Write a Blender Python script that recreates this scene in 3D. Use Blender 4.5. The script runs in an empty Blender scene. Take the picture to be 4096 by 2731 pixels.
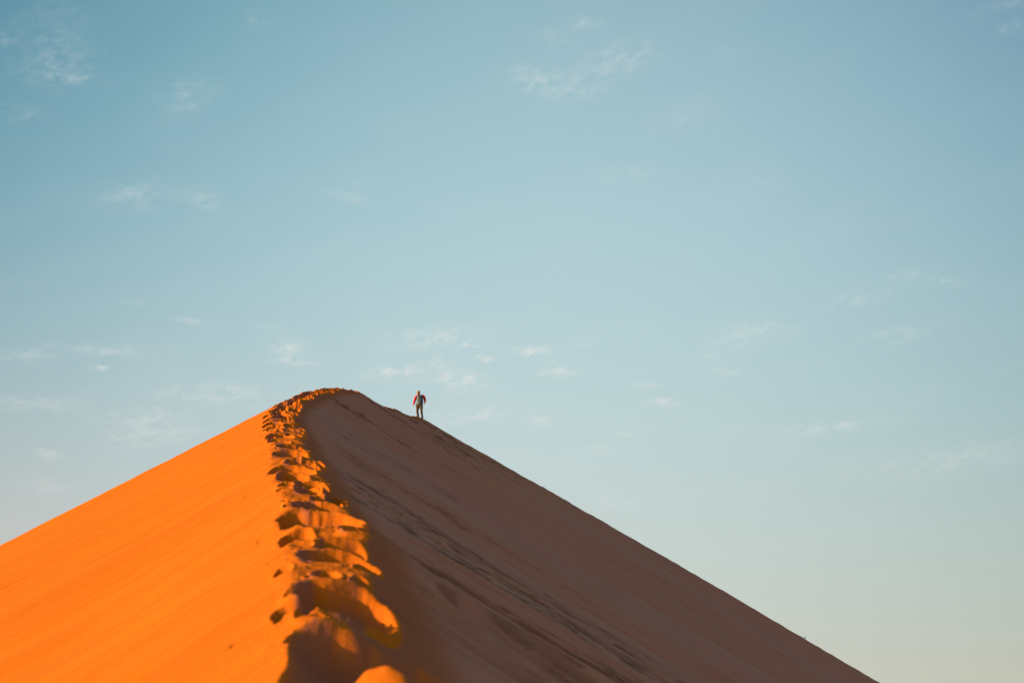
import bpy, bmesh, math, random
import numpy as np
from mathutils import Vector, Matrix
random.seed(7)
R = math.radians
C = bpy.context.scene.collection
scn = bpy.context.scene

# ------------------------------------------------------------------ camera
PITCH = R(17.0)
cam_d = bpy.data.cameras.new('camera')
cam = bpy.data.objects.new('camera', cam_d); C.objects.link(cam)
cam.location = (0, 0, 0)
cam.rotation_euler = (R(90) + PITCH, 0, 0)
cam_d.sensor_width = 36.0; cam_d.lens = 50.0
cam_d.clip_start = 0.05; cam_d.clip_end = 60000
cam_d.dof.use_dof = True
cam_d.dof.focus_distance = 88.0
cam_d.dof.aperture_fstop = 2.2
cam_d.dof.aperture_blades = 9
scn.camera = cam

# ------------------------------------------------------------------ light
SUN_EL, SUN_AZ = R(16.0), R(11.0)          # azimuth: degrees behind "straight left"
sdir = Vector((-math.cos(SUN_AZ)*math.cos(SUN_EL), -math.sin(SUN_AZ)*math.cos(SUN_EL), math.sin(SUN_EL)))
sl = bpy.data.lights.new('sun', 'SUN'); sl.energy = 3.7; sl.angle = R(0.53)
sl.color = (1.0, 0.46, 0.15)
so = bpy.data.objects.new('sun', sl); C.objects.link(so)
so.rotation_euler = sdir.to_track_quat('Z', 'Y').to_euler()

scn.view_settings.view_transform = 'Standard'
scn.view_settings.look = 'None'
scn.view_settings.gamma = 1.0
EXPO = 1.15
scn.view_settings.exposure = EXPO

# ------------------------------------------------------------------ world: Nishita sky graded by direction, with thin cloud wisps
def sky_dir(px, py):                        # azimuth / elevation of a cloud in the sky (radians)
    x = (px*4096/2352 - 2048)/5689.; y = (1365.5 - py*4096/2352)/5689.
    d = Vector((x, math.cos(PITCH) - y*math.sin(PITCH), math.sin(PITCH) + y*math.cos(PITCH))).normalized()
    return math.atan2(d.x, d.y), math.asin(d.z)

w = bpy.data.worlds.new("World"); scn.world = w; w.use_nodes = True
nt = w.node_tree; N = nt.nodes; L = nt.links; N.clear()
def node(t, **k):
    n = N.new(t)
    for a, b in k.items(): setattr(n, a, b)
    return n
def M(op, a, b=None, c=None, clamp=False):
    n = N.new('ShaderNodeMath'); n.operation = op; n.use_clamp = clamp
    for i, v in enumerate((a, b, c)):
        if v is None: continue
        if isinstance(v, (int, float)): n.inputs[i].default_value = v
        else: L.new(v, n.inputs[i])
    return n.outputs[0]
def mixc(fac, a, b, mode='MIX'):
    n = N.new('ShaderNodeMix'); n.data_type = 'RGBA'; n.blend_type = mode; n.clamp_factor = True
    for s, v in ((0, fac), (6, a), (7, b)):
        if isinstance(v, (int, float)): n.inputs[s].default_value = v
        elif isinstance(v, tuple): n.inputs[s].default_value = (*v, 1)
        else: L.new(v, n.inputs[s])
    return n.outputs[2]
def ramp(fac, stops, interp='LINEAR'):
    n = N.new('ShaderNodeValToRGB'); n.color_ramp.interpolation = interp
    e = n.color_ramp.elements
    while len(e) < len(stops): e.new(0.5)
    for i, (p, c) in enumerate(stops):
        e[i].position = p; e[i].color = (*c, 1) if isinstance(c, tuple) else (c, c, c, 1)
    L.new(fac, n.inputs[0]); return n.outputs[0]
def s2l(h):
    c = [int(h[i:i+2], 16)/255 for i in (0, 2, 4)]
    return tuple((x/12.92 if x <= .04045 else ((x+.055)/1.055)**2.4) for x in c)
K = 2 ** -EXPO
NG = .85
def disp(h):                                 # radiance that shows as this colour at the chosen exposure
    return tuple(x*K for x in s2l(h))

tc = node('ShaderNodeTexCoord'); sep = node('ShaderNodeSeparateXYZ'); L.new(tc.outputs['Generated'], sep.inputs[0])
az = M('ARCTAN2', sep.outputs[0], sep.outputs[1]); el = M('ARCSINE', sep.outputs[2])
sky = node('ShaderNodeTexSky', sky_type='NISHITA'); sky.sun_disc = False
sky.sun_elevation = SUN_EL; sky.sun_rotation = math.atan2(sdir.x, sdir.y)
sky.air_density = 1.0; sky.dust_density = 1.5; sky.ozone_density = 1.6
nish = mixc(1.0, sky.outputs[0], (0.1, 0.1, 0.1), 'MULTIPLY')
# clear air seen ahead (opposite half of the sky from the zenith blue): colour as a smooth function of elevation and azimuth
COEF = [[-0.6611, -0.4252, -0.4061], [-1.4052, -0.2695, 0.2762], [-1.2594, -2.8283, -3.9579], [-4.0124, -0.9297, 1.7255], [-0.0094, 0.0513, 0.0321], [-2.4776, -1.8685, -1.5976], [-10.5934, -4.9051, -2.0639], [2.5159, 0.8085, 0.7191]]
azc = M('MINIMUM', M('MAXIMUM', az, -.45), .45); elc = M('SUBTRACT', M('MINIMUM', M('MAXIMUM', el, .02), .62), .25)
e2 = M('MULTIPLY', elc, elc); a2 = M('MULTIPLY', azc, azc)
terms = [None, elc, e2, M('MULTIPLY', e2, elc), azc, a2, M('MULTIPLY', a2, elc), M('MULTIPLY', azc, elc)]
cc = node('ShaderNodeCombineColor')
for ch in range(3):
    v = COEF[0][ch]
    for k in range(1, 8): v = M('MULTIPLY_ADD', terms[k], COEF[k][ch], v)
    L.new(M('MULTIPLY', M('EXPONENT', v), K), cc.inputs[ch])
def sst(x, a, b):
    n = N.new('ShaderNodeMapRange'); n.interpolation_type = 'SMOOTHSTEP'; L.new(x, n.inputs[0]); n.inputs[1].default_value = a; n.inputs[2].default_value = b
    return n.outputs[0]
infield = M('MULTIPLY', M('SUBTRACT', 1.0, sst(M('ABSOLUTE', az), .40, 1.0)), M('SUBTRACT', 1.0, sst(el, .58, 1.0)))
warm = mixc(1.0, nish, (1.0*NG, .80*NG, .62*NG), 'MULTIPLY')
base = mixc(M('MULTIPLY', infield, .98), warm, cc.outputs[0])
# thin clouds
blobs = [(140,150,60,40,.6),(150,175,35,8,.9),(60,262,35,15,.5),(430,225,50,35,.6),(120,60,60,60,.35),(15,88,20,12,.5),
 (310,445,60,25,.5),(463,455,35,18,.7),(795,452,40,8,.5),(865,385,30,8,.3),(590,45,25,15,.5),(1350,55,30,14,.8),(1275,90,30,15,.6),
 (1420,140,65,30,1.),(1215,180,45,20,.9),(1290,195,60,30,.75),(1345,215,30,10,.7),(1675,125,30,12,.3),(1570,265,80,30,.35),
 (1440,400,45,12,.5),(1760,418,40,10,.3),(2320,65,25,12,.5),(2310,12,50,12,.5),(2075,634,22,7,.6),(2165,650,30,7,.4),(1970,685,50,15,.3),
 (1720,765,70,22,.42),(1640,825,25,7,.5),(1663,857,30,9,.4),(2050,770,60,12,.3),(985,775,85,20,.6),(665,797,32,13,1.),(672,830,32,9,.9),
 (240,805,50,9,.45),(235,847,18,5,.7),(70,810,50,14,.28),(315,697,16,4,.5),(430,735,30,5,.3),(630,752,40,8,.3),(915,855,50,12,1.),
 (1050,875,42,16,1.1),(1225,803,32,10,1.2),(1115,824,28,7,.8),(1280,852,32,12,.8),(1083,793,18,5,.6),(1010,828,30,12,.6),(1330,790,15,5,.5),
 (1100,950,50,20,.5),(1245,965,30,14,.5),(1490,888,22,6,.6),(1523,926,28,6,.8),(1430,1000,25,5,.4),(1385,1030,20,8,.35),
 (330,960,70,20,.45),(310,1010,50,18,.45),(420,995,50,15,.4),(500,900,120,20,.45),(110,1045,18,7,.6),(60,925,80,12,.35),(110,1110,30,15,.35),
 (990,960,30,15,.5),(1900,980,120,10,.4),(2160,1055,180,30,.22),(1415,1150,40,10,.3),(1180,1050,40,15,.25),(830,415,40,20,.2)]
acc = None
# warp the lookup a little so the wisps have ragged outlines
comb = node('ShaderNodeCombineXYZ'); L.new(M('MULTIPLY', az, 60.0), comb.inputs[0]); L.new(M('MULTIPLY', el, 110.0), comb.inputs[1])
nz = node('ShaderNodeTexNoise'); nz.inputs['Scale'].default_value = 1.0; nz.inputs['Detail'].default_value = 4; L.new(comb.outputs[0], nz.inputs['Vector'])
sc = node('ShaderNodeSeparateColor'); L.new(nz.outputs['Color'], sc.inputs[0])
azw = M('ADD', az, M('MULTIPLY', M('SUBTRACT', sc.outputs[0], .5), .022))
elw = M('ADD', el, M('MULTIPLY', M('SUBTRACT', sc.outputs[1], .5), .012))
pxr = (4096/2352)/5689.
for (bx, by, rx, ry, amp) in blobs:
    a0, e0 = sky_dir(bx, by)
    da = M('MULTIPLY', M('SUBTRACT', azw, a0), 1/(rx*pxr*1.15/math.cos(e0)))
    de = M('MULTIPLY', M('SUBTRACT', elw, e0), 1/(ry*pxr*1.2))
    tilt = M('SUBTRACT', de, M('MULTIPLY', da, 0.35 if rx > 45 else -0.15))
    q = M('ADD', M('MULTIPLY', da, da), M('MULTIPLY', tilt, tilt))
    g = M('MULTIPLY', M('EXPONENT', M('MULTIPLY', q, -1.0)), amp)
    acc = g if acc is None else M('ADD', acc, g)
comb2 = node('ShaderNodeCombineXYZ'); L.new(M('MULTIPLY', az, 90.0), comb2.inputs[0]); L.new(M('MULTIPLY', M('SUBTRACT', el, M('MULTIPLY', az, .25)), 170.0), comb2.inputs[1])
nz2 = node('ShaderNodeTexNoise'); nz2.inputs['Scale'].default_value = 1.0; nz2.inputs['Detail'].default_value = 6; nz2.inputs['Roughness'].default_value = .6
L.new(comb2.outputs[0], nz2.inputs['Vector'])
tex = M('MULTIPLY', M('SUBTRACT', nz2.outputs[0], .36), 3.4, clamp=True)
comb3 = node('ShaderNodeCombineXYZ'); L.new(M('MULTIPLY', az, 14.0), comb3.inputs[0]); L.new(M('MULTIPLY', M('SUBTRACT', el, M('MULTIPLY', az, .2)), 40.0), comb3.inputs[1])
nz3 = node('ShaderNodeTexNoise'); nz3.inputs['Scale'].default_value = 1.0; nz3.inputs['Detail'].default_value = 5
L.new(comb3.outputs[0], nz3.inputs['Vector'])
low = ramp(el, [(0.0, 0.2), (R(12), 1.0), (R(17), .8), (R(24), .35), (1.0, .3)])
veil = M('MULTIPLY', M('MULTIPLY', M('SUBTRACT', nz3.outputs[0], .5), 2.2, clamp=True), M('MULTIPLY', low, .5))
cl = M('ADD', M('MULTIPLY', M('MULTIPLY', M('MULTIPLY', acc, tex), 1.25), ramp(el, [(R(0), 1.), (R(17), 1.), (R(24), .34), (1., .3)])), M('MULTIPLY', veil, .35), clamp=True)
# a cloud is the sky behind it, paler and a little warmer
ccol = mixc(0.75, base, disp('e0e2de'))
final = mixc(cl, base, ccol)
bg = node('ShaderNodeBackground'); L.new(final, bg.inputs[0]); bg.inputs[1].default_value = 1.0
out = node('ShaderNodeOutputWorld'); L.new(bg.outputs[0], out.inputs[0])

# ------------------------------------------------------------------ noise helpers
def hsh(ix, iy, seed):
    ix = ix.astype(np.int64); iy = iy.astype(np.int64)
    h = (ix*374761393 + iy*668265263 + seed*1442695041) & 0xffffffff
    h = ((h ^ (h >> 13))*1274126177) & 0xffffffff
    h = (h ^ (h >> 16)) & 0xffffff
    return h/float(0xffffff)
def vnoise(x, y, seed=0):
    x0 = np.floor(x); y0 = np.floor(y); fx = x-x0; fy = y-y0
    ux = fx*fx*fx*(fx*(fx*6-15)+10); uy = fy*fy*fy*(fy*(fy*6-15)+10)
    a = hsh(x0, y0, seed); b = hsh(x0+1, y0, seed); c = hsh(x0, y0+1, seed); d = hsh(x0+1, y0+1, seed)
    return (a*(1-ux)+b*ux)*(1-uy)+(c*(1-ux)+d*ux)*uy - .5
def fbm(x, y, seed=0, o=4, g=.5):
    s = 0; a = 1.0; k = 1.0
    for i in range(o):
        s = s + a*vnoise(x*k+17.3*i, y*k-9.1*i, seed+i); a *= g; k *= 2.03
    return s
def sstep(a, b, x):
    t = np.clip((x-a)/(b-a), 0, 1); return t*t*(3-2*t)
def smin(a, b, k):
    h = np.clip(.5+.5*(b-a)/k, 0, 1); return b*(1-h)+a*h-k*h*(1-h)
def smax(a, b, k): return -smin(-a, -b, k)

# ------------------------------------------------------------------ the dune
CY = np.array([-60,-20,0,4,7.27,8.73,10.6,13.6,16,19,24,28,33,38,43,50,57,62,66,71,78,86,93,102,120,160,260,600.])
CX = np.array([1.5,.2,-.55,-.68,-.81,-1.02,-1.33,-1.84,-2.3,-2.92,-3.85,-4.6,-5.5,-6.35,-7.12,-7.85,-8.2,-8.2,-7.9,-7.35,-6.40,-5.35,-4.8,-4.6,-4.8,-6,-10,-30])
CZ = np.array([-12,-6.2,-1.75,-.52,.45,.87,1.43,2.31,3.02,3.90,5.38,6.56,8.04,9.51,10.99,13.05,15.22,16.72,17.76,18.42,19.63,20.90,21.2,20.6,18,11,0,-20])
def herm(xq, x, y):
    h = np.diff(x); d = np.diff(y)/h; m = np.zeros_like(y); m[0] = d[0]; m[-1] = d[-1]
    s = d[:-1]*d[1:] > 0; w1 = 2*h[1:]+h[:-1]; w2 = h[1:]+2*h[:-1]
    with np.errstate(all='ignore'): mm = (w1+w2)/(w1/d[:-1]+w2/d[1:])
    m[1:-1] = np.where(s, mm, 0)
    i = np.clip(np.searchsorted(x, xq)-1, 0, len(x)-2); t = (xq-x[i])/h[i]
    return (2*t**3-3*t*t+1)*y[i]+(t**3-2*t*t+t)*h[i]*m[i]+(-2*t**3+3*t*t)*y[i+1]+(t**3-t*t)*h[i]*m[i+1]

HW = .34                                     # half width of the trampled crest
# footprint hollows: (across, along, half width, half length, depth)
holes = [(0.15,15.02,0.33,0.50,.15),(0.0,13.85,0.36,0.55,.17),(-0.25,12.62,0.13,0.30,.11),(0.12,12.18,0.20,0.20,.09),(0.06,11.35,0.27,0.30,.15),
 (-0.05,10.40,0.09,0.18,.08),(0.18,10.26,0.06,0.14,.06),(0.05,9.55,0.28,0.36,.16),(0.13,6.3,0.3,0.3,.15),(-0.37,10.80,0.06,0.15,.05),(-0.30,9.20,0.12,0.16,.07),
 (0.02,16.93,0.14,0.34,.11),(0.32,16.5,0.10,0.4,.10),(-0.08,18.5,0.18,0.35,.10),(-0.06,19.55,0.28,0.42,.13),(0.14,20.7,0.22,0.34,.13),(0.26,21.6,0.20,0.32,.12),
 (0.01,22.7,0.24,0.36,.14),(0.1,23.6,0.2,0.3,.11),(0.06,24.7,0.22,0.36,.13),(-0.14,25.9,0.18,0.34,.12),(-0.1,27.2,0.24,0.5,.16),
 (.22,28.4,.16,.34,.12),(.25,29.9,.22,.42,.13),(-.2,30.7,.18,.4,.13),(.27,31.7,.22,.5,.13),(-.2,32.3,.2,.45,.14),(.1,33.6,.24,.42,.14),(-.22,34.6,.2,.42,.12),
 (.12,17.75,.18,.3,.10),(.18,16.05,.16,.22,.09),(-.2,17.4,.1,.24,.06),(.3,14.6,.1,.2,.08),(.28,12.9,.1,.22,.08)]
yy = 35.6; side_ = 1
while yy < 100:
    holes.append((side_*random.uniform(.0, .20)+random.uniform(-.06, .06), yy, random.uniform(.15, .32), random.uniform(.28, .48), random.uniform(.09, .17)))
    yy += random.uniform(.42, .85); side_ = -side_
yy = 9.0
while yy < 66:                                 # lighter, older prints strung beside the main line
    holes.append((-.34-random.random()**2*.35, yy, random.uniform(.10, .22), random.uniform(.05, .11), random.uniform(.010, .026)))
    yy += random.uniform(1.0, 2.6)*(1 if yy > 14 else 1.6)
yy = -3.0
while yy < 6.4:
    holes.append((random.uniform(-.2, .25), yy, random.uniform(.14, .3), random.uniform(.22, .34), random.uniform(.10, .16))); yy += random.uniform(.6, .85)

rs = random.Random(21); yy = 8.9               # scuffs and half prints on the ridges between the big steps
while yy < 60:
    holes.append((rs.uniform(-.30, .34), yy, rs.uniform(.035, .10), rs.uniform(.05, .15)*(1 if yy < 25 else 1.6), rs.uniform(.025, .06)))
    yy += rs.uniform(.28, .75)*(1 if yy < 25 else 1.2)
SL, SR = .552, .585
def rows():
    y = [-55.]
    while y[-1] < 560:
        c = y[-1]
        if c < -6: s = 2.0
        elif c < 5.5: s = .12
        elif c < 70: s = max(.018, .0031*c)
        elif c < 100: s = .22
        else: s = .22*(c/100)**3.2
        y.append(c+min(s, 25))
    return np.array(y)
def cols():
    a = list(np.arange(0, .80, .0115)); s = .0115
    while a[-1] < 260:
        c = a[-1]; s = min(s*1.05, .085 if c < 16 else (.16 if c < 26 else 6.))
        a.append(c+s)
    a = np.array(a); return np.concatenate([-a[:0:-1], a])
YR = rows(); TC = cols()
T, Y = np.meshgrid(TC, YR)
cx = herm(YR, CY, CX)[:, None]; cz = herm(YR, CY, CZ)[:, None]
X = cx + T
fr = 1/np.sqrt(1+0*T)
# along-strike coordinate of the fall line through each point
UR = Y + T*.36                               # right flank (fall line runs slightly towards the camera)
UL = Y - T*.62
rag = sstep(-5, 5, Y)
# ragged rims of the trampled strip
rimL = -HW + .07*fbm(Y*1.3, Y*0+3, 11, 3) + .03*fbm(Y*6, Y*0+1, 12, 2)
rimR = HW - .04 - .17*(1-sstep(9, 15, Y)) - .07*(1-sstep(7.6, 8.6, Y)) + .22*fbm(Y*1.5+40, Y*0+7, 13, 3) + .05*fbm(Y*7, T*2, 14, 2)
tilt = .14 + .30*fbm(Y*.9, Y*0, 15, 2)
tw = T + .05*fbm(Y*3, T*3, 16, 3)
# left flank, a bit concave
tl = np.maximum(-(T-rimL), 0)
zl = -SL*tl*(1-.00085*np.minimum(tl, 120)) + .15*np.maximum(tl-1.2, 0)**2/(np.maximum(tl-1.2, 0)+2.)*(1-sstep(14, 40, Y))
zl = np.where(T < rimL, zl, SL*np.minimum(T-rimL, 5))
top = -tilt*(tw-rimL)*.5 + .048*fbm(T*1.0+.5*Y, Y*2.9, 17, 2) + .008*fbm(T*8, Y*7, 18, 3) + .03
edge = -SR*(tw-rimR) - np.clip(tilt, .0, .4)*(rimR-rimL)*.55 + .03
zz = smin(smin(zl, top, .035), edge, .05)
# flanks: broad swells and slump streaks down the fall line
far = np.clip(np.abs(T)/8, 0, 1)
wR = sstep(.25, 1.2, T); wL = sstep(.3, 1.4, -T)
swell = .22*fbm(UR/9., T/60., 21, 3)*far*wR + .25*fbm(UL/14., T/80., 22, 3)*far*wL
fineR = .075*fbm(UR*2.4, T*.10, 23, 3) + .016*fbm(UR*7, T*.30, 24, 3)*(1-sstep(40, 62, Y))
fineL = .022*fbm(UL*1.0, T*.06, 25, 3) + .006*fbm(UL*4, T*.22, 26, 3)
# a few sharper scarps on the lit flank
for (u0, ta, tb, dp) in ((38, 2.5, 9, .035), (44, 3, 13, .05), (31, 5, 16, .04), (24, 1.5, 8, .035), (18.5, 1.2, 8, .03), (14.5, 1.0, 5, .02), (52, 4, 14, .05)):
    uu = UL - u0 + .35*fbm(T*.4, T*0, int(u0), 2)
    fineL = fineL - dp*sstep(-.22, .05, uu)*(1-sstep(.05, .9, uu))*sstep(ta, ta+1.5, -T)*(1-sstep(tb-4, tb, -T))
# clumpy avalanche lines on the slip face
nearb = 1 - sstep(26, 34, UR)
band = sstep(-.05, .25, fbm(UR*.35+3, T*.045, 31, 3)) * np.where(UR > 56, 1-sstep(4.5, 8, T), 1-sstep(3.2, 6.5, T)) * sstep(.45, 1.1, T)
band = band + .9*np.exp(-((UR-20.8)/1.1)**2)*sstep(1.2, 1.8, T)*(1-sstep(3.6, 4.6, T)) + .7*np.exp(-((UR-33)/2.6)**2)*sstep(1., 1.8, T)*(1-sstep(4., 6, T))
clump = nearb*sstep(.06, .36, fbm(UR*8.5, T*3.6, 32, 4)) + (1-nearb)*sstep(.06, .34, fbm(UR*3.6, T*2.0, 33, 4))
clump = clump*np.clip(band, 0, 1)
lines = sstep(.05, .30, fbm(UR*7, T*.55, 34, 4))*np.clip(band*1.2, 0, 1)
clump = np.clip(clump + .6*lines, 0, 1)
pit = -(.018*nearb + .085*(1-nearb))*clump
# a long soft rib running down the far slope
pit = pit + .16*np.exp(-((UR-76.5+.8*fbm(T*.1, T*0, 35, 2))/1.3)**2)*sstep(3, 8, T)
crumb = (.013*fbm(T*13, Y*11, 81, 3) + .010*np.abs(fbm(T*26, Y*20, 82, 2)))*(1-sstep(.4, .6, np.abs(T)))*(1-sstep(22, 34, Y))
zz = zz + crumb + .05*(.22-np.abs(fbm(T*1.5, Y*2.3, 19, 3)))*(1-sstep(.25, .55, np.abs(T))) + swell + fineR*wR*(1-.6*sstep(6, 14, T)) + 1.9*fineL*wL + pit*sstep(8, 12, Y)
# round clods and pits scattered on the slip face
rng = random.Random(5)
spots = [(3.4, 18.0), (4.6, 17.2)]
for k in range(420):
    t_ = rng.uniform(1.0, 6.5)
    spots.append((t_, (rng.gauss(20.6, 1.3) if k % 3 == 0 else rng.uniform(8.5, 38)) - .36*t_))
def stamp(tc0, yc0, a, b, fn):
    i0, i1 = np.searchsorted(YR, [yc0-2.0*b, yc0+2.0*b]); j0, j1 = np.searchsorted(TC, [tc0-2.0*a, tc0+2.0*a])
    if i1 <= i0 or j1 <= j0: return
    s = (slice(i0, i1), slice(j0, j1)); fn(s)
for k, (t0, y0) in enumerate(spots):
    r = .018 + .055*rng.random()**2.2; d = .4*r + .008
    def f(s, t0=t0, y0=y0, r=r, d=d):
        q = ((T[s]-t0)/(r*1.5))**2+((Y[s]-y0)/r)**2
        clump[s] = np.clip(clump[s] + 1.1*np.exp(-q*1.2), 0, 1)  # pit shade put into the colour too
        zz[s] += -d*1.5*np.exp(-q) + d*.5*np.exp(-(((T[s]-t0-r*1.6)/r)**2+((Y[s]-y0)/r)**2))
    stamp(t0, y0, r*3, r*3, f)
# footprints (shade in the deep parts is painted dark brown)
hollow_shade = np.zeros_like(T)
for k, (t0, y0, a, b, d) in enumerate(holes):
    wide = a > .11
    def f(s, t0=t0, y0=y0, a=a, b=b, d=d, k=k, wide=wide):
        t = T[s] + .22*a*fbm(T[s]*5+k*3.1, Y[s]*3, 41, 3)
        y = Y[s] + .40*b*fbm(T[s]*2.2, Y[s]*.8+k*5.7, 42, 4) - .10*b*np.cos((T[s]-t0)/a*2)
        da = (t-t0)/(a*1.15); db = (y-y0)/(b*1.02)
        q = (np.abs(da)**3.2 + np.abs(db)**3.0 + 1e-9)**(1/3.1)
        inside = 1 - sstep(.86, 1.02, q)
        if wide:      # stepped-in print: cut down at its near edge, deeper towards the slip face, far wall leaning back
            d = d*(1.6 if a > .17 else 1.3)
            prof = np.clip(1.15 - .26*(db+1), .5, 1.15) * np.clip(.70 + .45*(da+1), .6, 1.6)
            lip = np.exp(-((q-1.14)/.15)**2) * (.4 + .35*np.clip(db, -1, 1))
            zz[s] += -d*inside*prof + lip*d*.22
            hollow_shade[s] = np.maximum(hollow_shade[s], sstep(.12, .22, d*inside*prof))
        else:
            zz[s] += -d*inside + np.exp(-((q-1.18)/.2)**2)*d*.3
    stamp(t0, y0, a*1.2, b*1.2, f)
# the crest is broken away beside the viewer: a steep scarp on the left, a trodden floor, one mound left standing
ye = Y + .09*fbm(T*3.5, Y*.6, 71, 3) - .25*np.clip(T-.12, 0, .4)
brk = sstep(6.35, 6.6, Y)*(1-sstep(8.58, 8.74, ye))
cutz = np.maximum(-1.25*(T+.345+.07*fbm(Y*5, T*0, 72, 3)), -.25-.22*(T+.3)+.05*fbm(T*4, Y*3, 73, 3))
low_ = np.minimum(zz, cutz)
hollow_shade = np.maximum(hollow_shade, brk*sstep(.02, .12, zz-low_))  # painted shade also covers the broken-away floor
mnd = .37*np.exp(-np.abs((T-.23+.06*fbm(Y*5, T*5, 74, 2))/.25)**2.4-np.abs((Y-7.62+.25*(T-.20))/.24)**2.2)
zz = zz*(1-brk)+(low_+mnd)*brk
hollow_shade = hollow_shade*(1-np.clip(mnd/.2, 0, 1))
Z = cz + zz
# flanks run out into the plain
GZ = -30.0
Z = smax(Z, GZ-1.5+.5*fbm(X/60, Y/60, 51, 3), 6.0)

# slip face: greyer shade tone painted all over, varied by bands of heavy sand
slip_shade = sstep(-.05, .45, fbm(UR*.22+9, T*.02, 61, 3))*.7 + sstep(.0, .5, fbm(UR*1.7, T*.06, 62, 4))*.5
slip_shade = np.clip(slip_shade*.3+.82, 0, 1)*sstep(.45, .9, T)
Zs = Z.copy()
for sh_ in range(1, 8): Zs[8:-8] += Z[8+sh_:Z.shape[0]-8+sh_] + Z[8-sh_:-8-sh_]
Zs[8:-8] /= 15.0
Zs[:, 4:-4] = sum(Zs[:, 4+k:Zs.shape[1]-4+k] for k in range(-4, 5))/9.0
gT = -np.gradient(Zs, axis=1)/np.gradient(T, axis=1)
scarp_shade = sstep(.26, .55, gT)*sstep(-.36, -.28, T)      # painted shade on rims and scarps facing the slip side
hollow_shade = np.maximum(hollow_shade, scarp_shade*.85*(1-sstep(.5, .95, T)))
clump_dark = clump*(1-.55*(1-sstep(1.6, 2.6, T))*(1-sstep(11, 15, Y)))  # heavy-sand lines, plus shade of the pits painted as dark colour

nr, nc = T.shape
co = np.stack([X, Y+0*T, Z], -1).reshape(-1, 3).astype(np.float32)
idx = np.arange(nr*nc).reshape(nr, nc)
fa = np.stack([idx[:-1, :-1], idx[:-1, 1:], idx[1:, 1:], idx[1:, :-1]], -1).reshape(-1, 4)
me = bpy.data.meshes.new('sand_dune')
me.vertices.add(len(co)); me.vertices.foreach_set('co', co.ravel())
me.loops.add(fa.size); me.loops.foreach_set('vertex_index', fa.ravel().astype(np.int32))
me.polygons.add(len(fa)); me.polygons.foreach_set('loop_start', np.arange(0, fa.size, 4, dtype=np.int32))
me.polygons.foreach_set('loop_total', np.full(len(fa), 4, dtype=np.int32))
me.polygons.foreach_set('use_smooth', np.ones(len(fa), dtype=bool))
me.update(calc_edges=True)
for nm, arr in (('slip_shade', slip_shade), ('clump', clump_dark), ('hollow_shade', hollow_shade), ('across', T), ('strike', np.where(T > 0, UR, UL))):
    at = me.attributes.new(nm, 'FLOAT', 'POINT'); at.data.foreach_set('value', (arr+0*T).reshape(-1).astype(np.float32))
dune = bpy.data.objects.new('sand_dune', me); C.objects.link(dune)
dune['kind'] = 'structure'; dune['label'] = 'steep orange sand dune with a trampled crest of footprints'
print('dune verts', len(co), nr, nc)

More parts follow.
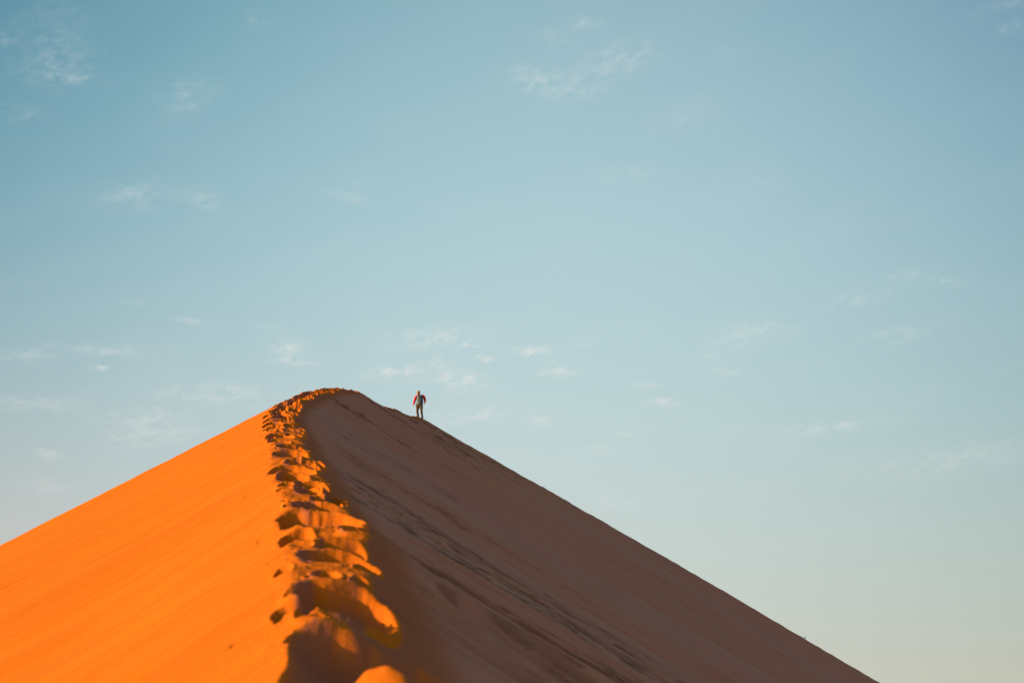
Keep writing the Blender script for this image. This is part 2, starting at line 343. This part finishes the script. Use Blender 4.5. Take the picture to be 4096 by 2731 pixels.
# ------------------------------------------------------------------ materials
def newmat(name):
    m = bpy.data.materials.new(name); m.use_nodes = True
    return m, m.node_tree
def sand_material(name, use_attr):
    global N, L
    m, t = newmat(name); N = t.nodes; L = t.links
    b = N['Principled BSDF']
    b.inputs['Roughness'].default_value = .95; b.inputs['Specular IOR Level'].default_value = .02
    tcn = node('ShaderNodeTexCoord')
    n1 = node('ShaderNodeTexNoise'); n1.inputs['Scale'].default_value = .35; n1.inputs['Detail'].default_value = 5; L.new(tcn.outputs['Object'], n1.inputs['Vector'])
    col = ramp(n1.outputs[0], [(.3, SAND_A), (.7, SAND_B)])
    n2 = node('ShaderNodeTexNoise'); n2.inputs['Scale'].default_value = 160; n2.inputs['Detail'].default_value = 2; L.new(tcn.outputs['Object'], n2.inputs['Vector'])
    if use_attr:
        a = node('ShaderNodeAttribute', attribute_name='slip_shade'); c = node('ShaderNodeAttribute', attribute_name='clump')
        ac = node('ShaderNodeAttribute', attribute_name='across'); st = node('ShaderNodeAttribute', attribute_name='strike')
        cb = node('ShaderNodeCombineXYZ'); L.new(M('MULTIPLY', st.outputs['Fac'], 2.2), cb.inputs[0]); L.new(M('MULTIPLY', ac.outputs['Fac'], .09), cb.inputs[1])
        n3 = node('ShaderNodeTexNoise'); n3.inputs['Scale'].default_value = 1.; n3.inputs['Detail'].default_value = 5; n3.inputs['Roughness'].default_value = .6
        L.new(cb.outputs[0], n3.inputs['Vector'])
        sk = M('MULTIPLY', M('SUBTRACT', n3.outputs[0], .42), 3.0, clamp=True)
        col = mixc(M('MULTIPLY', sk, .5), col, SAND_DK)
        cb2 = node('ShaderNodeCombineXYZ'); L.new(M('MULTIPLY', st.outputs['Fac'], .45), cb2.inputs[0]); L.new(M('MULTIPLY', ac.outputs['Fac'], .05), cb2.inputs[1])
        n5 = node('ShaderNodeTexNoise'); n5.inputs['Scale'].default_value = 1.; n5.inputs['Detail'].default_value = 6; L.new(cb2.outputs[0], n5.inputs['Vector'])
        slipc = mixc(M('MULTIPLY', M('SUBTRACT', n5.outputs[0], .38), 3.2, clamp=True), SHADE_GREY, SAND_OLIVE)
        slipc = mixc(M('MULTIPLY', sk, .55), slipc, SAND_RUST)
        col = mixc(M('MULTIPLY', a.outputs['Fac'], .92), col, slipc)  # shade tone of the slip face goes into its base colour
        dg_ = node('ShaderNodeAttribute', attribute_name='hollow_shade')
        col = mixc(M('MULTIPLY', dg_.outputs['Fac'], .85), col, SHADE_BROWN)  # shade of hollows and scarps painted in brown
        col = mixc(M('MULTIPLY', c.outputs['Fac'], .75), col, SAND_BLACK)
    col = mixc(M('MULTIPLY', M('SUBTRACT', n2.outputs[0], .35), .5, clamp=True), col, SAND_DK)
    L.new(col, b.inputs['Base Color'])
    bp = node('ShaderNodeBump'); bp.inputs['Strength'].default_value = .5; bp.inputs['Distance'].default_value = .02
    n4 = node('ShaderNodeTexNoise'); n4.inputs['Scale'].default_value = 14; n4.inputs['Detail'].default_value = 7; n4.inputs['Roughness'].default_value = .62
    L.new(tcn.outputs['Object'], n4.inputs['Vector'])
    L.new(n4.outputs[0], bp.inputs['Height']); L.new(bp.outputs[0], b.inputs['Normal'])
    return m
SHADE_BROWN = (.26, .12, .085); SAND_A = (.52, .178, .015); SAND_B = (.46, .156, .012); SAND_DK = (.28, .082, .012); SHADE_GREY = (.415, .232, .188); SAND_RUST = (.32, .155, .118); SAND_OLIVE = (.37, .260, .198); SAND_BLACK = (.10, .055, .035)  # the grey and the first dark brown hold shade put into the sand
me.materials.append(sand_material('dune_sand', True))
SHADE_GREY2 = SHADE_GREY
gm = bpy.data.meshes.new('desert_ground')
S = 20000.0; n_ = 40
gv = [(-S+2*S*i/n_, -S+2*S*j/n_, GZ-.9) for j in range(n_+1) for i in range(n_+1)]
gf = [(j*(n_+1)+i, j*(n_+1)+i+1, (j+1)*(n_+1)+i+1, (j+1)*(n_+1)+i) for j in range(n_) for i in range(n_)]
gm.from_pydata(gv, [], gf); gm.materials.append(sand_material('plain_sand', False))
go = bpy.data.objects.new('desert_ground', gm); C.objects.link(go); go['kind'] = 'structure'

def ground_z(x, y):
    t = x - float(herm(np.array([y]), CY, CX)[0])
    i = int(np.argmin(abs(YR-y))); j = int(np.argmin(abs(TC-t)))
    return float(Z[i, j])

# ------------------------------------------------------------------ the walker
def cloth_mat(name, c1, c2, scale=30, rough=.85, bump=.3):
    global N, L
    m, t = newmat(name); N = t.nodes; L = t.links; b = N['Principled BSDF']
    b.inputs['Roughness'].default_value = rough; b.inputs['Specular IOR Level'].default_value = .25
    tcn = node('ShaderNodeTexCoord'); n = node('ShaderNodeTexNoise'); n.inputs['Scale'].default_value = scale; n.inputs['Detail'].default_value = 4
    L.new(tcn.outputs['Object'], n.inputs['Vector']); L.new(ramp(n.outputs[0], [(.35, c1), (.65, c2)]), b.inputs['Base Color'])
    bp = node('ShaderNodeBump'); bp.inputs['Strength'].default_value = bump; bp.inputs['Distance'].default_value = .01
    L.new(n.outputs[0], bp.inputs['Height']); L.new(bp.outputs[0], b.inputs['Normal'])
    return m
m_skin = cloth_mat('skin', (.46, .27, .18), (.52, .31, .22), 12, .6, .1)
m_hat = cloth_mat('knitted_wool', (.29, .27, .22), (.37, .35, .29), 60, .95, .6)
m_red = cloth_mat('red_fabric', (.50, .012, .012), (.60, .02, .016), 20, .75, .3)
m_vest = cloth_mat('grey_blue_quilted_nylon', (.065, .135, .215), (.09, .175, .27), 18, .5, .3)
m_vdark = cloth_mat('dark_nylon', (.012, .03, .05), (.02, .04, .06), 18, .6, .2)
m_trou = cloth_mat('brown_trouser_cloth', (.07, .064, .05), (.105, .095, .076), 16, .9, .4)
m_boot = cloth_mat('dark_leather', (.02, .017, .015), (.035, .03, .026), 25, .7, .3)
m_white = cloth_mat('pale_thread', (.5, .52, .5), (.6, .6, .58), 40, .8, .1)
m_eye = cloth_mat('eye', (.02, .015, .012), (.03, .02, .018), 10, .3, .0)

def loft(bm, pts, nseg=16, cap=True):
    """pts: (x, y, z, rx, ry[, dirx, diry, dirz]) rings; ring plane perpendicular to the path."""
    P = [Vector(p[:3]) for p in pts]; rings = []
    for i, p in enumerate(pts):
        a = P[max(i-1, 0)]; b = P[min(i+1, len(P)-1)]; t = (b-a).normalized()
        xax = Vector((1, 0, 0)); xax = (xax - t*xax.dot(t))
        if xax.length < .2: xax = Vector((0, 1, 0)) - t*t.y
        xax.normalize(); yax = t.cross(xax).normalized()
        rings.append([bm.verts.new(P[i] + xax*math.cos(2*math.pi*k/nseg)*p[3] + yax*math.sin(2*math.pi*k/nseg)*p[4]) for k in range(nseg)])
    for r0, r1 in zip(rings, rings[1:]):
        for k in range(nseg): bm.faces.new((r0[k], r0[(k+1) % nseg], r1[(k+1) % nseg], r1[k]))
    if cap:
        bm.faces.new(rings[0][::-1]); bm.faces.new(rings[-1])
def ball(bm, c, r, s=(1, 1, 1), rot=None):
    m = Matrix.Translation(c) @ (rot.to_matrix().to_4x4() if rot else Matrix()) @ Matrix.Diagonal((*[r*k for k in s], 1))
    bmesh.ops.create_uvsphere(bm, u_segments=20, v_segments=12, radius=1.0, matrix=m)
def build(name, bm, mat, parent, voxel=None, smooth=2, disp_fn=None):
    bmesh.ops.recalc_face_normals(bm, faces=bm.faces)
    me_ = bpy.data.meshes.new(name); bm.to_mesh(me_); bm.free()
    if voxel:
        tmp = bpy.data.objects.new('tmp', me_); C.objects.link(tmp)
        md = tmp.modifiers.new('r', 'REMESH'); md.mode = 'VOXEL'; md.voxel_size = voxel
        ms = tmp.modifiers.new('s', 'SMOOTH'); ms.factor = .5; ms.iterations = smooth
        dg = bpy.context.evaluated_depsgraph_get(); dg.update()
        me2 = bpy.data.meshes.new_from_object(tmp.evaluated_get(dg)); bpy.data.objects.remove(tmp); bpy.data.meshes.remove(me_)
        me_ = me2; me_.name = name
    if disp_fn:
        for v, nn in [(v, v.normal.copy()) for v in me_.vertices]: v.co += nn*disp_fn(v.co)
    me_.materials.clear(); me_.materials.append(mat)
    for p in me_.polygons: p.use_smooth = True
    o = bpy.data.objects.new(name, me_); C.objects.link(o); o.parent = parent
    return o

# local frame: x to the photo's right, y away from the viewer, z up, origin at the lower foot
U = 528.
def q(x, z, y=0.): return Vector(((x-600)/U, y, (1408-z)/U))
def ring(x, z, y, rx, ry): v = q(x, z, y); return (v.x, v.y, v.z, rx, ry)
PX_, PY_ = -5.52, 82.4
man = bpy.data.objects.new('person', None); C.objects.link(man)
man['label'] = 'person in tan beanie, grey vest, red sleeves and brown trousers walking down the crest'
man['category'] = 'person'
# arms: photo-left (A) hangs lower, photo-right (B) bent a little
shA, elA, wrA, tipA = q(484, 668, .01), q(442, 800, .02), q(412, 935, -.05), q(408, 1020, -.08)
shB, elB, wrB, tipB = q(712, 645, .02), q(766, 775, .06), q(760, 872, -.04), q(754, 940, -.09)
hipA, knA, anA = q(545, 985, .0), q(532, 1150, -.06), q(556, 1330, .10)
hipB, knB, anB = q(652, 985, .0), q(664, 1150, -.16), q(694, 1372, -.10)
def limb(bm, pts, radii, n=14):
    out = []
    for i in range(len(pts)-1):
        for s in range(4):
            t = s/4; p = pts[i].lerp(pts[i+1], t); r = radii[i]*(1-t)+radii[i+1]*t; out.append((*p, r, r))
    out.append((*pts[-1], radii[-1], radii[-1])); loft(bm, out, n)
def hand(bm, wr, tip, thumb_side, curl):
    d = (tip-wr).normalized(); sidev = Vector((0, 1, 0)) - d*d.y; sidev.normalize(); nrm = d.cross(sidev).normalized()
    palm_end = wr + d*.095
    loft(bm, [(*(wr-d*.02), .027, .024), (*(wr+d*.01), .026, .03), (*(wr+d*.05), .018, .042), (*palm_end, .015, .041)], 14)
    for k, (off, ln) in enumerate(((-.031, .070), (-.010, .079), (.011, .073), (.031, .057))):
        p = palm_end + sidev*off - d*.012; pts = [p]; dd = d.copy()
        for s in range(3):
            dd = (Matrix.Rotation(curl*(1.0+.12*k), 3, sidev) @ dd); pts.append(pts[-1] + dd*ln*(.44, .32, .24)[s])
        limb(bm, pts, [.0098, .0092, .0085, .007], 8)
    p = wr + d*.03 + sidev*(-.034)*thumb_side; dd = (d*.8 - sidev*.6*thumb_side + nrm*curl*.6).normalized()
    limb(bm, [p, p+dd*.035, p+dd*.035+(dd+d*.6).normalized()*.032], [.013, .0115, .008], 8)
# body: one continuous figure
bm = bmesh.new()
headc = q(553, 580, -.075)
hrot = Matrix.Rotation(R(24), 3, 'X') @ Matrix.Rotation(R(8), 3, 'Y') @ Matrix.Rotation(R(-14), 3, 'Z')     # looks down, a bit to the photo's left
HS = 1.12
def H(x, y, z): return headc + hrot @ Vector((x*HS, y*HS, z*HS))
def ballh(bm, c, r, s=(1, 1, 1), rot=None): ball(bm, c, r*HS, s, rot)
from mathutils import Euler
he = hrot.to_euler()
ballh(bm, H(0, .012, .030), .1, (.78, .96, .98), he)
ballh(bm, H(0, -.018, -.035), .1, (.64, .68, .78), he)       # face and jaw
ballh(bm, H(0, -.062, -.092), .03, (.95, .8, .7), he)        # chin
ballh(bm, H(0, -.098, -.010), .017, (.75, 1.1, 1.5), he)     # nose
ballh(bm, H(0, -.106, -.026), .014, (1.1, 1.0, .8), he)
ballh(bm, H(0, -.082, -.058), .022, (1.1, .45, .4), he)      # lips
ballh(bm, H(0, -.086, .030), .03, (1.7, .35, .4), he)        # brow
for s in (-1, 1):
    ballh(bm, H(.080*s, .008, -.008), .03, (.35, .7, 1.1), he)   # ear
    ballh(bm, H(.042*s, -.070, -.028), .028, (.9, .6, .8), he)   # cheek
neck0 = q(604, 655, .0)
loft(bm, [(*neck0, .06, .06), (*neck0.lerp(H(0, .02, -.05), .5), .056, .06), (*H(0, .02, -.04), .055, .06)], 14)
loft(bm, [ring(600, 960, .01, .155, .10), ring(600, 900, .01, .150, .105), ring(600, 800, .0, .15, .10), ring(600, 710, .0, .17, .105), ring(600, 660, .01, .175, .09), ring(602, 635, .01, .09, .07)], 20)
limb(bm, [shA, elA, wrA], [.055, .042, .028]); limb(bm, [shB, elB, wrB], [.055, .042, .028])
limb(bm, [hipA, knA, anA], [.085, .055, .038]); limb(bm, [hipB, knB, anB], [.085, .055, .038])
hand(bm, wrA, tipA, 1, .16); hand(bm, wrB, tipB, 1, .55)
build('body', bm, m_skin, man, .0045, 1)
for s in (-1, 1):
    bm = bmesh.new(); ballh(bm, H(.033*s, -.0905, .008), .0105, (1.3, .6, .8), he); build('eye', bm, m_eye, man)
# beanie
bm = bmesh.new()
Hp = lambda x, y, z, rx, ry: (*H(x, y, z), rx*HS*1.04, ry*HS*1.02)
loft(bm, [Hp(0, -.002, .026, .088, .106), Hp(0, .0, .036, .092, .110), Hp(0, .003, .065, .093, .110), Hp(0, .008, .095, .088, .103), Hp(0, .014, .125, .073, .086), Hp(0, .02, .148, .050, .058), Hp(0, .024, .162, .022, .025)], 28)
hat = build('beanie', bm, m_hat, man, .006, 1)
bm = bmesh.new()
loft(bm, [Hp(0, -.003, .020, .089, .107), Hp(0, -.002, .024, .095, .113), Hp(0, .0, .040, .097, .115), Hp(0, .002, .054, .095, .113), Hp(0, .003, .058, .090, .108)], 28)
build('beanie_cuff', bm, m_hat, hat)
def folds(amp, fx, fz, seed=0.):
    def f(c):
        return amp*(math.sin(c.z*fz + math.sin(c.x*fx+seed)*1.7 + c.y*9) * .6 + math.sin(c.z*fz*2.1 + c.x*fx*1.3 + seed*2)*.4)
    return f
# red jacket under the vest: both sleeves and the body of it
bm = bmesh.new()
def sleeve(bm, sh, el, wr, inner):
    d = (wr-el).normalized()
    pts = [inner, sh, sh.lerp(el, .35), sh.lerp(el, .7), el, el.lerp(wr, .4), el.lerp(wr, .8), wr-d*.015, wr+d*.012]
    rad = [.052, .080, .078, .072, .069, .063, .056, .049, .044]
    loft(bm, [(*p, r, r*1.05) for p, r in zip(pts, rad)], 18)
for sh_, el_, wr_ in ((shA, elA, wrA), (shB, elB, wrB)):
    sleeve(bm, sh_.lerp(el_, .10), el_, wr_, sh_ + Vector((0, 0, .012)))
    ball(bm, sh_ + Vector((.012 if sh_ is shA else -.012, 0, -.012)), .079, (1.0, .95, .95))
    ball(bm, sh_ + Vector((.055 if sh_ is shA else -.055, 0, .012)), .066, (1.2, .95, .8))
loft(bm, [ring(603, 955, .02, .168, .120), ring(600, 900, .01, .165, .118), ring(600, 800, .0, .168, .115), ring(600, 690, .0, .175, .11), ring(600, 645, .01, .14, .085)], 22)
build('jacket', bm, m_red, man, .009, 2, folds(.006, 14, 46))
# vest
bm = bmesh.new()
loft(bm, [ring(600, 938, .005, .185, .140), ring(600, 925, .005, .192, .150), ring(603, 880, .0, .195, .150), ring(606, 800, -.005, .196, .146), ring(600, 720, -.01, .186, .142), ring(597, 680, .0, .180, .125), ring(597, 648, .01, .150, .098), ring(600, 618, .012, .105, .082)], 32)
def quilt(c):
    zc = c.z - .10*abs(c.x)
    return .009*abs(math.sin(zc*math.pi/.056))**.6 - .004 + .003*math.sin(c.x*60+c.z*31)
vest = build('vest', bm, m_vest, man, .008, 1, quilt)
bm = bmesh.new()      # standing collar, open at the front
rg = []
for k in range(22):
    a = R(-68) + R(316)*k/21
    c0 = neck0 + Vector((math.cos(a)*.082+.0, math.sin(a)*.075+.012, -.012)); c1 = neck0 + Vector((math.cos(a)*.088, math.sin(a)*.085+.012, .058 + .018*math.sin(a)))
    o0 = Vector((math.cos(a), math.sin(a), 0))*.014
    rg.append([bm.verts.new(p) for p in (c0, c1, c1+o0, c0+o0)])
for r0, r1 in zip(rg, rg[1:]):
    for k in range(4): bm.faces.new((r0[k], r1[k], r1[(k+1) % 4], r0[(k+1) % 4]))
bm.faces.new(rg[0]); bm.faces.new(rg[-1][::-1])
build('collar', bm, m_vdark, vest)
def front_pt(x, z, obj=vest):     # drop a point on the vest's front
    p = q(x, z); hit, loc, nn, _ = obj.ray_cast(Vector((p.x, -1, p.z)), Vector((0, 1, 0)))
    return (loc, nn) if hit else (Vector((p.x, -.15, p.z)), Vector((0, -1, 0)))
bpy.context.view_layer.update()
def strip(bm, pts, wd, lift=.006, th=.006):
    vs = []
    for i, (x, z) in enumerate(pts):
        c, nn = front_pt(x, z); a = pts[max(i-1, 0)]; b_ = pts[min(i+1, len(pts)-1)]
        d = (q(*b_)-q(*a)).normalized(); s_ = d.cross(Vector((0, -1, 0))).normalized()*wd
        vs.append([bm.verts.new(v) for v in (c-s_+Vector((0, -lift, 0)), c+s_+Vector((0, -lift, 0)), c+s_+Vector((0, th, 0)), c-s_+Vector((0, th, 0)))])
    for a, b_ in zip(vs, vs[1:]):
        for k in range(4): bm.faces.new((a[k], a[(k+1) % 4], b_[(k+1) % 4], b_[k]))
    bm.faces.new(vs[0]); bm.faces.new(vs[-1][::-1])
bm = bmesh.new(); strip(bm, [(548, 655), (556, 690), (566, 730), (568, 780), (568, 840), (568, 900), (568, 930)], .007); build('zip', bm, m_vdark, vest)
bm = bmesh.new(); pts = [(622+17*math.cos(a), 682+36*math.sin(a)-6*math.cos(a)) for a in [i*math.pi/8 for i in range(17)]]; strip(bm, pts, .006, .005); emb = build('emblem', bm, m_vdark, vest)
for pp in ([(608, 668), (634, 664)], [(610, 694), (630, 690)]):
    bm = bmesh.new(); strip(bm, pp, .004, .005); build('emblem_bar', bm, m_vdark, vest)
bm = bmesh.new(); strip(bm, [(652, 622), (654, 636), (664, 642), (672, 634), (664, 630)], .005, .006); build('shoulder_mark', bm, m_white, vest)
bm = bmesh.new(); strip(bm, [(488, 652), (500, 654)], .009, .006); build('chest_badge', bm, m_vdark, vest)
# trousers
bm = bmesh.new()
def leg(bm, hip, kn, an, off):
    loft(bm, [(*(hip+Vector((0, .005, .06))), .098, .118), (*hip, .105, .120), (*hip.lerp(kn, .35), .098, .108), (*hip.lerp(kn, .75), .082, .088), (*kn, .074, .082),
              (*kn.lerp(an, .3), .072, .080), (*kn.lerp(an, .65), .066, .072), (*kn.lerp(an, .92), .064, .070), (*(an+Vector((0, 0, -.01))), .064, .07)], 20)
leg(bm, hipA, knA, anA, 0); leg(bm, hipB, knB, anB, 0)
loft(bm, [ring(598, 1010, .01, .14, .115), ring(598, 975, .01, .195, .135), ring(600, 935, .01, .190, .130), ring(602, 905, .01, .170, .118)], 24)
for px_, pz_ in ((474, 1000), (474, 945)): ball(bm, q(px_+12, pz_, .02), .03, (.8, 1.2, 1.3))
trou = build('trousers', bm, m_trou, man, .009, 2, folds(.005, 17, 23, 1.3))
# boots
for an, yaw in ((anA, R(10)), (anB, R(-12))):
    bm = bmesh.new(); base_ = an + Vector((0, 0, -.045)); rz = Matrix.Rotation(yaw, 3, 'Z')
    def B(x, y, z): return base_ + rz @ Vector((x, y, z))
    loft(bm, [(*B(0, .0, .075), .05, .055), (*B(0, .0, .03), .050, .058), (*B(0, -.01, -.01), .05, .07)], 16)
    ball(bm, B(0, -.07, -.02), .05, (.95, 2.1, .8), rz.to_euler()); ball(bm, B(0, .03, -.02), .045, (.9, 1.1, .95), rz.to_euler())
    bt = build('boot', bm, m_boot, man, .008, 2)
    bm = bmesh.new(); loft(bm, [(*B(0, -.045, -.062), .05, .125), (*B(0, -.045, -.045), .052, .13)], 20)
    build('sole', bm, m_boot, bt)
man.location = (PX_, PY_, 0)
gz = min(ground_z(PX_+anB.x, PY_+anB.y), 99)
man.location.z = gz - .02
print('person z', gz, 'feet z', anA.z-.107, anB.z-.107, 'groundA', ground_z(PX_+anA.x, PY_+anA.y)-gz)

# ------------------------------------------------------------------ dry grass tufts on the far edge of the slip face
m_grass = cloth_mat('dry_grass', (.20, .17, .10), (.28, .22, .13), 20, .8, .1)
def tuft(x, y, label, h, n, seed, lean):
    r_ = random.Random(seed); bm = bmesh.new()
    for k in range(n):
        a = r_.uniform(0, 6.28); o = Vector((r_.uniform(-.02, .02), r_.uniform(-.02, .02), -.03)); hh = h*r_.uniform(.55, 1)
        d = Vector((math.cos(a)*.35+lean, math.sin(a)*.35, 1)).normalized(); pts = []
        for s in range(6):
            pts.append((*o, .007*(1-s/6.5), .007*(1-s/6.5))); d = (d + Vector((math.cos(a)*.16+lean*.4, math.sin(a)*.16, -.16))).normalized(); o = o + d*hh/5
        loft(bm, pts, 5)
    me_ = bpy.data.meshes.new('grass_tuft'); bm.to_mesh(me_); bm.free(); me_.materials.append(m_grass)
    ob = bpy.data.objects.new('grass_tuft', me_); C.objects.link(ob); ob.location = (x, y, ground_z(x, y))
    ob['label'] = label; ob['category'] = 'grass tuft'; ob['group'] = 'dry grass tufts on the slip face edge'
tuft(10.8, 82.3, 'small upright dry grass tuft on the shaded slope edge, nearer the walking person', .20, 7, 3, .0)
tuft(16.65, 82.3, 'small bent dry grass tuft low on the shaded slope edge, far from the person', .20, 8, 9, .45)
